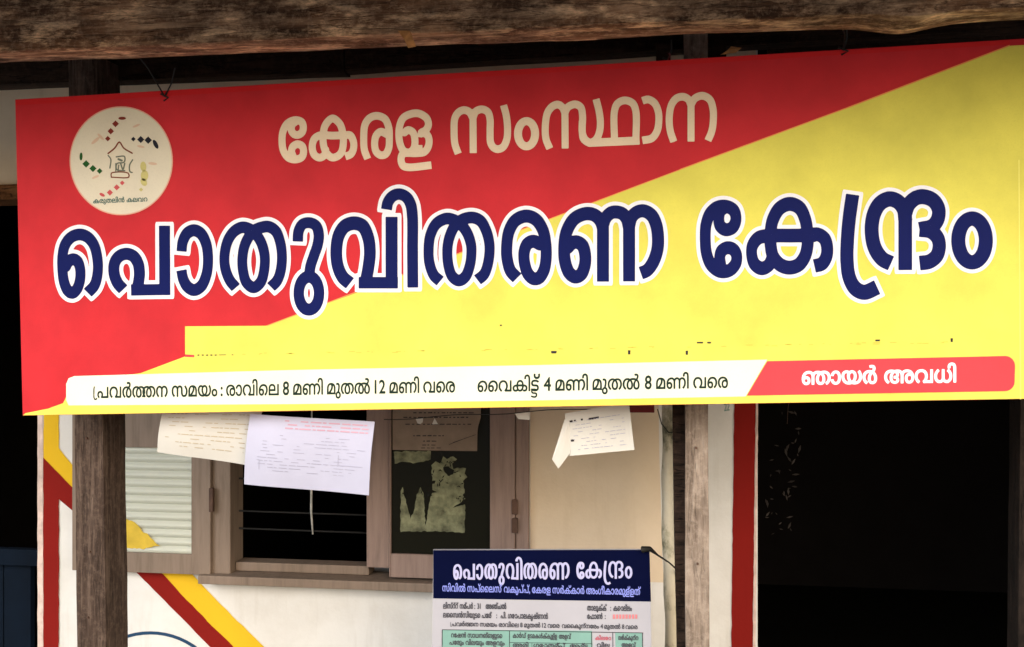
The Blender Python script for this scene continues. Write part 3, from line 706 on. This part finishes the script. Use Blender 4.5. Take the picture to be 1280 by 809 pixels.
# ------------------------------------------------------------ the signboard
sg = empty('signboard', P(19, 124, VS), (0, 0, 0)); tag(sg, 'large red and yellow shop signboard with dark blue Malayalam lettering', 'signboard')
sg.rotation_euler = (0, -R(1.55), 0)
TL, TR, BR, BL = (19, 124.5), (1296, 47.5), (1297, 498.5), (28.5, 519.5)
def edge_pts(a, b, n, wob=0):
    return [(a[0]+(b[0]-a[0])*i/n, a[1]+(b[1]-a[1])*i/n+wob*math.sin(i*1.7)) for i in range(n)]
def panel():
    c = [P(*q, VS) for q in (TL, TR, BR, BL)]
    V = [q.copy() for q in c]+[q+Vector((0, .03, 0)) for q in c]
    mesh('red_panel', V, [(0, 1, 2, 3), (0, 4, 5, 1), (1, 5, 6, 2), (2, 6, 7, 3), (3, 7, 4, 0), (7, 6, 5, 4)], M['red'], sg)
panel()
yel = [(1262, 57.5), (1296, 55.5), (1297, 498.2), (600, 509.6), (29, 519.2), (32, 516.5), (60, 511), (79, 504), (84, 494), (84, 480), (92, 471.5), (166, 468), (176, 466.5), (220, 450), (332, 407.5), (439, 368.5), (850, 212.5), (1060, 135)]
art('yellow_area', fill([yel]), VS, .0006, M['yellow'], sg)
art('orange_rim', merge([line(334, 407.2, 850, 212.3, 1.1), line(850, 212, 1060, 134.6, 1.3), line(1060, 134.6, 1262, 57, 1.5)]), VS, .0010, M['peach'], sg)
art('pale_patch', poly([(231.5, 408), (334, 407.3), (420, 405), (420, 443), (243, 443.5), (243, 444.2), (231.5, 443)]), VS, .0009, M['yellow'], sg)
art('red_nick', poly([(231.5, 443.2), (243, 443.7), (243, 446.5), (231.5, 446.2)]), VS, .0013, M['pill'], sg)
art('cream_strip', fill([[(86, 506.8), (83, 500), (83, 480), (86, 473), (93, 470.2), (370, 462.5), (670, 456.5), (959, 449.6), (932, 495.6), (670, 500.6), (370, 505.2)]]), VS, .0012, M['strip'], sg)
pr = [(959, 451.6), (1252, 445.2)]+[(1256+12.5*math.sin(t), 457.5-12.5*math.cos(t)) for t in np.linspace(0, math.pi/2, 7)]+[(1256+12*math.cos(t), 477+12*math.sin(t)) for t in np.linspace(0, math.pi/2, 7)]+[(933.5, 494.6)]
art('coral_tab', fill([pr]), VS, .0018, M['pill'], sg)
Dm = sdf(MAIN, (50, 215, 1262, 415), .8)
art('letter_outline', region(*Dm, 4.8), VS, .0016, M['white_ink'], sg)
art('headline_lettering', region(*Dm, 0), VS, .0024, M['navy_ink'], sg)
D1 = sdf(LINE1, (335, 95, 915, 230), .7)
art('top_lettering', region(*D1, .1), VS, .0016, M['cream_ink'], sg)
def set_text(name, items, a, b, c, d, em, V, lift, mat, parent, bold=.012):
    vf, zs = text(items, a, b, c, d, em, bold); return art(name, vf, V, lift, mat, parent, zs)
TT = [('ട', 0, 1, False), ('ട', -.34, .8, True)]
set_text('hours_lettering', ['(ra', -.05, 'പവർ', 'ത', -.26, 'തന', .25, 'സമയം', .2, ':', .2, 'രാവിെല', .25, '8', .25, 'മണി', .25, 'മുതൽ', .3, '12', .25, 'മണി', .25, 'വെര'], 117, 497.5, 569, 490.2, 24, VS, .0018, M['text'], sg, .018)
set_text('hours_lettering', ['െെവകി']+TT+[-.30, ('്', -.02, 1.1, True), .2, '4', .25, 'മണി', .25, 'മുതൽ', .3, '8', .25, 'മണി', .25, 'വെര'], 597, 489.8, 910, 484.6, 24, VS, .0018, M['text'], sg, .018)
set_text('holiday_lettering', ['ഞായർ', .3, 'അവധി'], 1002, 480.5, 1195, 477.5, 28, VS, .0024, M['white_ink'], sg, .03)
# leftovers of a painted-out line
fr_ = [(689, 438.8, 7, 3), (785, 438, 3, 5), (857, 438.5, 3, 5), (871, 427.5, 8, 1.8), (884, 427.5, 5, 1.8), (1094, 424.6, 6, 2), (1188, 423, 3, 4.5), (625, 406, 2.5, 1.5)]
fr_ += [(247+i*5.4, 443.4, 2.6, 1.2) for i in range(5)]+[(274, 443.4, 9, .6), (290, 443.2, 2, .8)]
art('dark_specks', merge([poly([(x, y), (x+w_, y-.1), (x+w_*.9, y+h_), (x+.2, y+h_)]) for x, y, w_, h_ in fr_]), VS, .0016, M['ink_d'], sg)
random.seed(21)
art('faint_specks', merge([poly([(x, y), (x+w_, y-.1), (x+w_, y+.7), (x, y+.7)]) for x, y, w_ in [(random.uniform(300, 1180), 0, random.uniform(1.5, 9)) for k in range(60)] for y in [442.5-(x-300)*.017+random.uniform(-1, 1)]]), VS, .0014, print_mat('dull yellow speck', (.62, .52, .08)), sg)
art('bright_fold', merge([line(1273.5, 200, 1275.5, 499, 1.6)]), VS, .0012, print_mat('bright yellow fold', (.9, .84, .2)), sg)
# fold of the flex along the top edge
foldm = print_mat('dark red fold', (.60, .018, .022))
art('top_fold', poly([(19.6, 125.5), (1262, 50), (1262, 56), (19.8, 132)]), VS, .0012, foldm, sg)
# emblem
def lz(pts): return [(80+x/5.39, 125+y/5.39) for x, y in pts]
lg = art('emblem', disc(80+388/5.39, 125+411/5.39, 348/5.39, 367/5.39, 72), VS, .0016, M['logo'], sg)
rim_o = disc(80+388/5.39, 125+411/5.39, 348/5.39, 367/5.39, 72)[0]; rim_i = disc(80+388/5.39, 125+411/5.39, 340/5.39, 359/5.39, 72)[0]
art('emblem_rim', (rim_o+rim_i, [(k, (k+1) % 72, 72+(k+1) % 72, 72+k) for k in range(72)]), VS, .0020, print_mat('pink rim ink', (.80, .42, .32)), lg)
inks = {n_: print_mat(n_+' emblem ink', c_) for n_, c_ in dict(maroon=(.22, .03, .02), dark=(.02, .02, .03), green=(.02, .10, .02), pink=(.60, .10, .11), olive=(.62, .56, .22), brown=(.22, .06, .03), grey=(.16, .18, .14), teal=(.05, .14, .13), blush=(.72, .52, .38)).items()}
def dots(name, L_, ink, lift=.0024):
    vf = []
    for q in L_:
        x, y, r = q[:3]; el = q[3] if len(q) > 3 else 1; an = q[4] if len(q) > 4 else 0
        cx, cy = lz([(x, y)])[0]; n_ = 16; base = disc(cx, cy, r/5.39, r/5.39*el, n_, an)[0]
        if el == 1: base = [(cx+(p[0]-cx)*(1.18 if k % 4 == 0 else .85), cy+(p[1]-cy)*(1.18 if k % 4 == 0 else .85)) for k, p in enumerate(base)]
        vf.append(poly(base))
    art(name, merge(vf), VS, lift, inks[ink], lg)
dots('emblem_dots', [(395, 125, 26, .4, 0), (350, 162, 20), (318, 212, 19), (298, 262, 16)], 'maroon')
dots('emblem_dots', [(470, 265, 14), (520, 268, 21), (570, 272, 22), (620, 300, 33, .42, 1.1)], 'dark')
dots('emblem_dots', [(118, 382, 27, .38, 1.6), (152, 432, 22), (198, 463, 21), (243, 480, 17)], 'green')
dots('emblem_dots', [(260, 640, 20, .5, .5), (312, 625, 18), (358, 590, 18), (395, 560, 14)], 'pink')
dots('emblem_dots', [(537, 450, 34, .6, 1.5), (545, 510, 36, .7, 1.6), (540, 555, 28, .7, 1), (522, 605, 12)], 'olive')
dots('emblem_blush', [(215, 275, 36, .3, -.7), (250, 250, 30, .3, .8), (520, 315, 26, .3, .2), (490, 175, 26, .3, -.4), (600, 430, 30, .3, .1), (215, 520, 26, .3, -.4)], 'blush', .0021)
def strokes(name, L_, ink, par=lg):
    s = [(lz(p), w_/5.39, w_/5.39, 0, 0) for p, w_ in L_]
    art(name, region(*sdf(s, (85, 130, 218, 270), .35), 0), VS, .0024, inks[ink], par)['kind'] = 'stuff'
strokes('emblem_house', [([(300, 362), (345, 325), (376, 285), (405, 325), (462, 360)], 5), ([(322, 520), (322, 495), (435, 495), (440, 520), (322, 522)], 4)], 'brown')
strokes('emblem_figures', [([(300, 375), (318, 400), (312, 460)], 4), ([(465, 405), (445, 440), (448, 485), (462, 490)], 4.5), ([(355, 385), (410, 382), (408, 420), (360, 430), (358, 470), (412, 478)], 4.5), ([(370, 400), (392, 410)], 7), ([(352, 488), (352, 430)], 4), ([(385, 430), (400, 470), (412, 430)], 5), ([(372, 440), (366, 486)], 4)], 'grey')
set_text('emblem_motto', ['കരുതലിൻ', .3, 'കലവറ'], 80+200/5.39, 125+697/5.39, 80+565/5.39, 125+684/5.39, 8.5, VS, .0024, inks['teal'], lg, .02)

# hanging wires of the signboard
def wires(name, a, b, c, lab):
    top1, bot, top2 = a, b, c
    o = empty(name, bot); tag(o, lab, 'wire', 'wires holding up the signboard')
    m1 = (top1+bot)/2+Vector((.006, 0, .004)); m2 = (top2+bot)/2+Vector((.006, 0, 0))
    tube('strand', [top1, m1, bot], .0022, M['wire'], o, 5); tube('strand', [top2, m2, bot], .0022, M['wire'], o, 5)
    tube('twist', [bot+Vector((-.012, 0, .008)), bot+Vector((.012, -.004, -.004)), bot+Vector((-.004, .003, -.010))], .0028, M['wire'], o, 5)
wires('hanging_wire', P(158, 52, VB+.13), P(206, 121, VS-.003), P(219, 85, VB+.2), 'twisted black wire holding the signboard near the round emblem')
wires('hanging_wire', P(1052, 30, VB+.13), P(1054, 63, VS-.003), P(1058, 32, VB+.2), 'short black wire holding the signboard at its right half')
wires('hanging_wire', P(836, 66, VB+.13), P(834, 76, VS+.01), P(839, 50, VB+.2), 'short black wire above the last letter of the top line')
# small things on top of the board
vv = [P(900, 69, VS+.02), P(920, 66, VS+.04), P(927, 60, VS+.03), P(909, 63, VS+.01), P(914, 58, VS+.03)]
o = mesh('dry_leaf', vv, [(0, 1, 2, 3), (3, 2, 4)], M['chip']); tag(o, 'curled dry leaf caught on top of the signboard', 'leaf')
# rafter end, and added dark blocks for dark gaps, between plate and sign
def block(px0, px1, py0, py1, V, d, lab):
    o = rough_box('dark_block', (X((px0+px1)/2, V), V+d/2, Z(px0, py1, V)-.05), (X((px0+px1)/2, V), V+d/2, Z(px0, py0, V)), X(px1, V)-X(px0, V), d, M['plate'], None, n=12, amp=.002, axis='z'); tag(o, lab, 'timber')
block(820, 838, 55, 90, 2.98, .05, 'narrow dark block added in the dark gap above the end of the top lettering')
block(872, 908, 55, 90, 2.98, .05, 'wider short dark timber upright beside the curled leaf on top of the sign')
block(955, 1400, 40, 74, 3.14, .04, 'long dark sheet added for the dark opening behind the upper right corner of the signboard')

# ------------------------------------------------------------ papers hanging below the sign
def sheet(name, c4, V, mat, lab, dv=(0, 0, 0, 0), curl=.012, fold=None):
    """a real sheet: a grid between four corners, bowed a little, 0.6 mm thick"""
    c = [P(*q, V+d) for q, d in zip(c4, dv)]; n, m = 16, 8; V_ = []; Fc = []
    for j in range(m+1):
        for i in range(n+1):
            u, v = i/n, j/m; p = c[0].lerp(c[1], u).lerp(c[3].lerp(c[2], u), v)
            p.y += curl*(math.sin(u*5.1+v)*.6+math.sin(v*3.1))*-1+.0015*noise.noise(p*14)
            V_.append(p)
    for j in range(m):
        for i in range(n): k = j*(n+1)+i; Fc.append((k, k+n+1, k+n+2, k+1))
    k0 = len(V_); V_ += [p+Vector((0, .0006, 0)) for p in V_]; Fc += [tuple(reversed([a+k0 for a in f])) for f in Fc]
    o = mesh(name, V_, Fc, mat, None, True); tag(o, lab, 'paper'); o['_c'] = 0; del o['_c']
    return o, c, curl
def on_sheet(sh, name, L_, mat, par):
    """printing on a sheet: short bars given as (u, v, du, dv)"""
    o, c, curl = sh; V_ = []; Fc = []
    for (u0, v0, du, dv) in L_:
        n = max(1, int(du*16)+1); k = len(V_)
        for i in range(n+1):
            for vv_ in (v0, v0+dv):
                u = u0+du*i/n; p = c[0].lerp(c[1], u).lerp(c[3].lerp(c[2], u), vv_)
                p.y += -curl*(math.sin(u*5.1+vv_)*.6+math.sin(vv_*3.1))+.0015*noise.noise(p*14)-.0014
                V_.append(p)
        for i in range(n): Fc.append((k+2*i, k+2*i+1, k+2*i+3, k+2*i+2))
    mesh(name, V_, Fc, mat, par)['kind'] = 'stuff'
def rows(v0, v1, nr, u0, u1, h, fill_=.75):
    out = []
    for r in range(nr):
        v = v0+(v1-v0)*r/max(1, nr-1); u = u0+random.uniform(0, .05)
        while u < u1:
            l = random.uniform(.02, .09)
            if random.random() < fill_: out.append((u, v, min(l, u1-u), h))
            u += l+random.uniform(.008, .02)
    return out
random.seed(9)
s1 = sheet('paper_notice', [(206, 505), (330, 505), (310, 582), (198, 565)], 2.80, M['paper_w'], 'white sheet with faint ochre print, left of the two below the sign', (0, 0, .01, .01))
on_sheet(s1, 'printed_lines', rows(.18, .8, 9, .08, .92, .012, .6), M['ink_y'], s1[0])
s2 = sheet('paper_notice', [(313, 517.5), (467.5, 527.5), (461, 619.5), (306.5, 605)], 2.775, M['paper_l'], 'lilac-white form with a pink heading, in front of the dark window', (0, .0, .01, .01))
on_sheet(s2, 'printed_lines', rows(.26, .76, 12, .10, .95, .007, .5)+[(.12, .62, .003, .14), (.10, .62, .02, .008), (.74, .48, .004, .16), (.74, .62, .2, .008)], M['ink_l'], s2[0])
on_sheet(s2, 'pink_heading', rows(.05, .15, 3, .28, .96, .018, .8)+rows(.10, .2, 2, .05, .25, .012, .3), M['ink_p'], s2[0])
s3 = sheet('paper_notice', [(706, 517), (786, 503), (793, 562.5), (712, 570)], 2.84, M['paper_w'], 'small white slip with a folded corner, in front of the shaded wall', (0, 0, 0, 0), .003)
on_sheet(s3, 'printed_lines', rows(.22, .86, 9, .06, .9, .012, .6), M['ink_l'], s3[0])
on_sheet(s3, 'dark_lettering', [(.06, .18, .05, .045), (.13, .18, .03, .03), (.24, .18, .03, .04), (.36, .19, .16, .045), (.05, .62, .05, .05)], M['ink_d'], s3[0])
fv = [P(706, 524, 2.838), P(712, 527, 2.836), P(713, 566, 2.836), P(698, 586, 2.82), P(690, 574, 2.815)]
mesh('folded_corner', fv, [(0, 1, 2, 3, 4)], M['paper_w'], s3[0])
s4 = sheet('paper_scrap', [(643, 516), (662, 515), (662, 525), (648, 524)], 2.9, M['paper_w'], 'tiny white paper scrap caught on the string below the sign', (0, 0, 0, 0), .001)
st_ = [P(480+i*17, 524.5-i*.9+1.2*math.sin(i*.9), 2.87) for i in range(22)]
o = tube('string', st_, .0013, M['wire'], None, 5); tag(o, 'thin dark string stretched along the bottom of the signboard', 'string')
rd = box('red_rag', X(787, 3.2), X(818, 3.2), 3.2, 3.21, Z(800, 516, 3.2), Z(800, 500, 3.2), plain('dark red cloth', (.15, .01, .01)), None, .003); tag(rd, 'dark red strip just beneath the signboard by the mossy pole', 'cloth')

# ------------------------------------------------------------ blue and white notice board
VN = 3.02
nb = empty('notice_board', P(541, 688, VN)); tag(nb, 'blue headed notice board with a printed stock table below the sign', 'notice board')
def q2(x, y):                            # coordinates in the zoomed view of the board
    return (535+x/4.267, 680+y/4.267)
bc = [(541.5, 687.5), (812, 687), (818, 1010), (538, 1006)]
c = [P(*q, VN) for q in bc]
mesh('board_panel', [q.copy() for q in c]+[q+Vector((0, .012, 0)) for q in c], [(0, 1, 2, 3), (0, 4, 5, 1), (1, 5, 6, 2), (2, 6, 7, 3), (3, 7, 4, 0), (7, 6, 5, 4)], M['board'], nb)
art('blue_header', poly([(541.7, 687.7), (811.8, 687.2), (813.8, 752), (541.6, 748)]), VN, .001, M['board_navy'], nb)
mn_x, mx_x = 68, 1242
sS = (791-566)/(mx_x-mn_x)
def board_text(p):                       # the same headline, smaller; the big one climbs to the right, this one runs nearly level
    x, y = p; X_ = 566+(x-mn_x)*sS; Y_ = 723.6+(y-(368-(x-70)*.028))*.232
    return (X_, Y_)
sm = [([board_text(q) for q in s[0]], 1.45, 1.45, s[3], s[4]) for s in MAIN]
def sdf_small(): return sdf(sm, (560, 685, 800, 740), .3)
art('header_lettering', region(*sdf_small(), 0), VN, .0018, M['lav'], nb)
set_text('header_lettering', ['സിവിൽ', .25, 'സപ്ൈലസ്', .25, 'വകുപ്പ്,', .25, 'േകരള', .25, 'സർക്കാർ', .25, 'അംഗീകാരമുള്ളത്'], 553, 739, 801, 743.5, 12.5, VN, .0018, print_mat('blue violet lettering', (.22, .26, .72)), nb, .022)
blk = print_mat('grey black board ink', (.06, .06, .075))
set_text('board_lettering', ['ലിസ്റ്റ്', .3, 'നമ്പർ', .3, ':', .5, '31', 1.2, 'അഞ്ചൽ'], 554, 760.5, 633, 761, 9.5, VN, .0018, blk, nb, .03)
set_text('board_lettering', ['ലൈസൻസിയുടെ', .3, 'പേര്', 1.0, ':', .8, 'പി.', .3, 'ഗോപാലകൃഷ്ണൻ'], 554, 771.5, 685, 773.5, 9.5, VN, .0018, blk, nb, .03)
set_text('board_lettering', ['താലൂക്ക്', .8, ':', .5, 'കൊല്ലം'], 734, 763, 790, 763.5, 10, VN, .0018, blk, nb, .03)
set_text('board_lettering', ['േഫാൺ', .5, ':'], 734, 773.5, 757, 773.5, 9.5, VN, .0018, blk, nb, .03)
art('red_lettering', merge([poly([(766+i*4, 768), (768.6+i*4, 768), (768.6+i*4, 773.4), (766+i*4, 773.4)]) for i in range(8)]), VN, .0018, print_mat('faded red ink', (.62, .22, .24)), nb)
set_text('board_lettering', ['(ra', -.05, 'പവർ', 'ത', -.26, 'തന', .25, 'സമയം', .3, 'രാവിെല', .25, '8', .25, 'മുതൽ', .3, '12', .25, 'വെര', .4, 'വൈകുന്നേരം', .25, '4', .2, 'മുതൽ', .25, '8', .2, 'വെര'], 563, 782.4, 797, 786.3, 8, VN, .0018, blk, nb, .022)
def quad(a, b, c_, d): return poly([a, b, c_, d])
art('table_heading', quad((553, 787), (740, 788.5), (741, 812), (553, 811)), VN, .0010, M['teal'], nb)
art('table_heading', quad((769, 790.5), (803, 791), (804, 813), (769.5, 812.5)), VN, .0010, M['teal'], nb)
art('lime_row', quad((553, 809), (637, 809.5), (637, 822), (553, 821)), VN, .0014, M['lime'], nb)
gl = [line(553, 787, 804, 791, .8), line(553, 787, 551, 1000, .8), line(637, 788.3, 637, 1000, .7), line(739.5, 790, 741, 1000, .7), (line(766, 790.5, 768, 1000, .7)), line(803, 791, 806, 1000, .8), line(637, 803, 740, 804.5, .6), line(665, 803.5, 665.5, 1000, .5), line(716, 804, 717, 1000, .5), line(553, 821.5, 804, 823, .6)]
gl += [line(553, 840+18*k, 804, 841.5+18*k, .6) for k in range(9)]
art('table_grid', merge(gl), VN, .0020, M['ink_d'], nb)
set_text('table_lettering', ['റേഷൻ', .3, 'സാധനങ്ങളുടെ'], 564, 796.5, 628, 797.5, 8.5, VN, .0022, blk, nb, .03)
set_text('table_lettering', ['പേരും', .3, 'വിലയും', .3, 'അളവും'], 562, 805.5, 631, 806.5, 8.5, VN, .0022, blk, nb, .03)
set_text('table_lettering', ['കാർഡ്', .3, 'ഉടമകൾക്കുള്ള', .4, 'അളവ്'], 641, 797, 714, 798.5, 8.5, VN, .0022, blk, nb, .025)
set_text('table_lettering', ['അരി', .7, 'ഗോതമ്പ്', .6, 'ആട്ട'], 641, 808.5, 735, 810, 7.5, VN, .0022, blk, nb, .03)
set_text('table_lettering', ['വില'], 746, 808.5, 762, 809, 7.5, VN, .0022, blk, nb, .03)
set_text('table_lettering', ['കിലോ'], 744, 799.5, 764, 800, 7, VN, .0022, print_mat('dull red ink', (.45, .12, .16)), nb, .03)
set_text('table_lettering', ['ലഭിക്കുന്ന'], 773, 799.5, 798, 800, 8, VN, .0022, blk, nb, .03)
set_text('table_lettering', ['അളവ്'], 777, 808.5, 795, 809, 8, VN, .0022, blk, nb, .03)
# black cable tied from the board's corner to the pole
pts = [P(803, 687, VN-.01), P(812, 686, VN-.02), P(822, 694, 3.1), P(836, 703, 3.2), P(846, 712, 3.3), P(848, 717, 3.32)]
cb = tube('tie_cable', pts, [.010, .007, .003, .0025, .003, .005], M['wire'], None, 8); tag(cb, 'black cable tying the notice board corner to the mossy pole', 'cable')
pts = [P(822, 512, 3.2), P(827, 530, 3.31), P(836, 541, 3.31), P(845, 540, 3.33)]
cb = tube('tie_cable', pts, .0018, M['wire'], None, 6); tag(cb, 'thin black wire looped round the top of the mossy pole', 'cable')
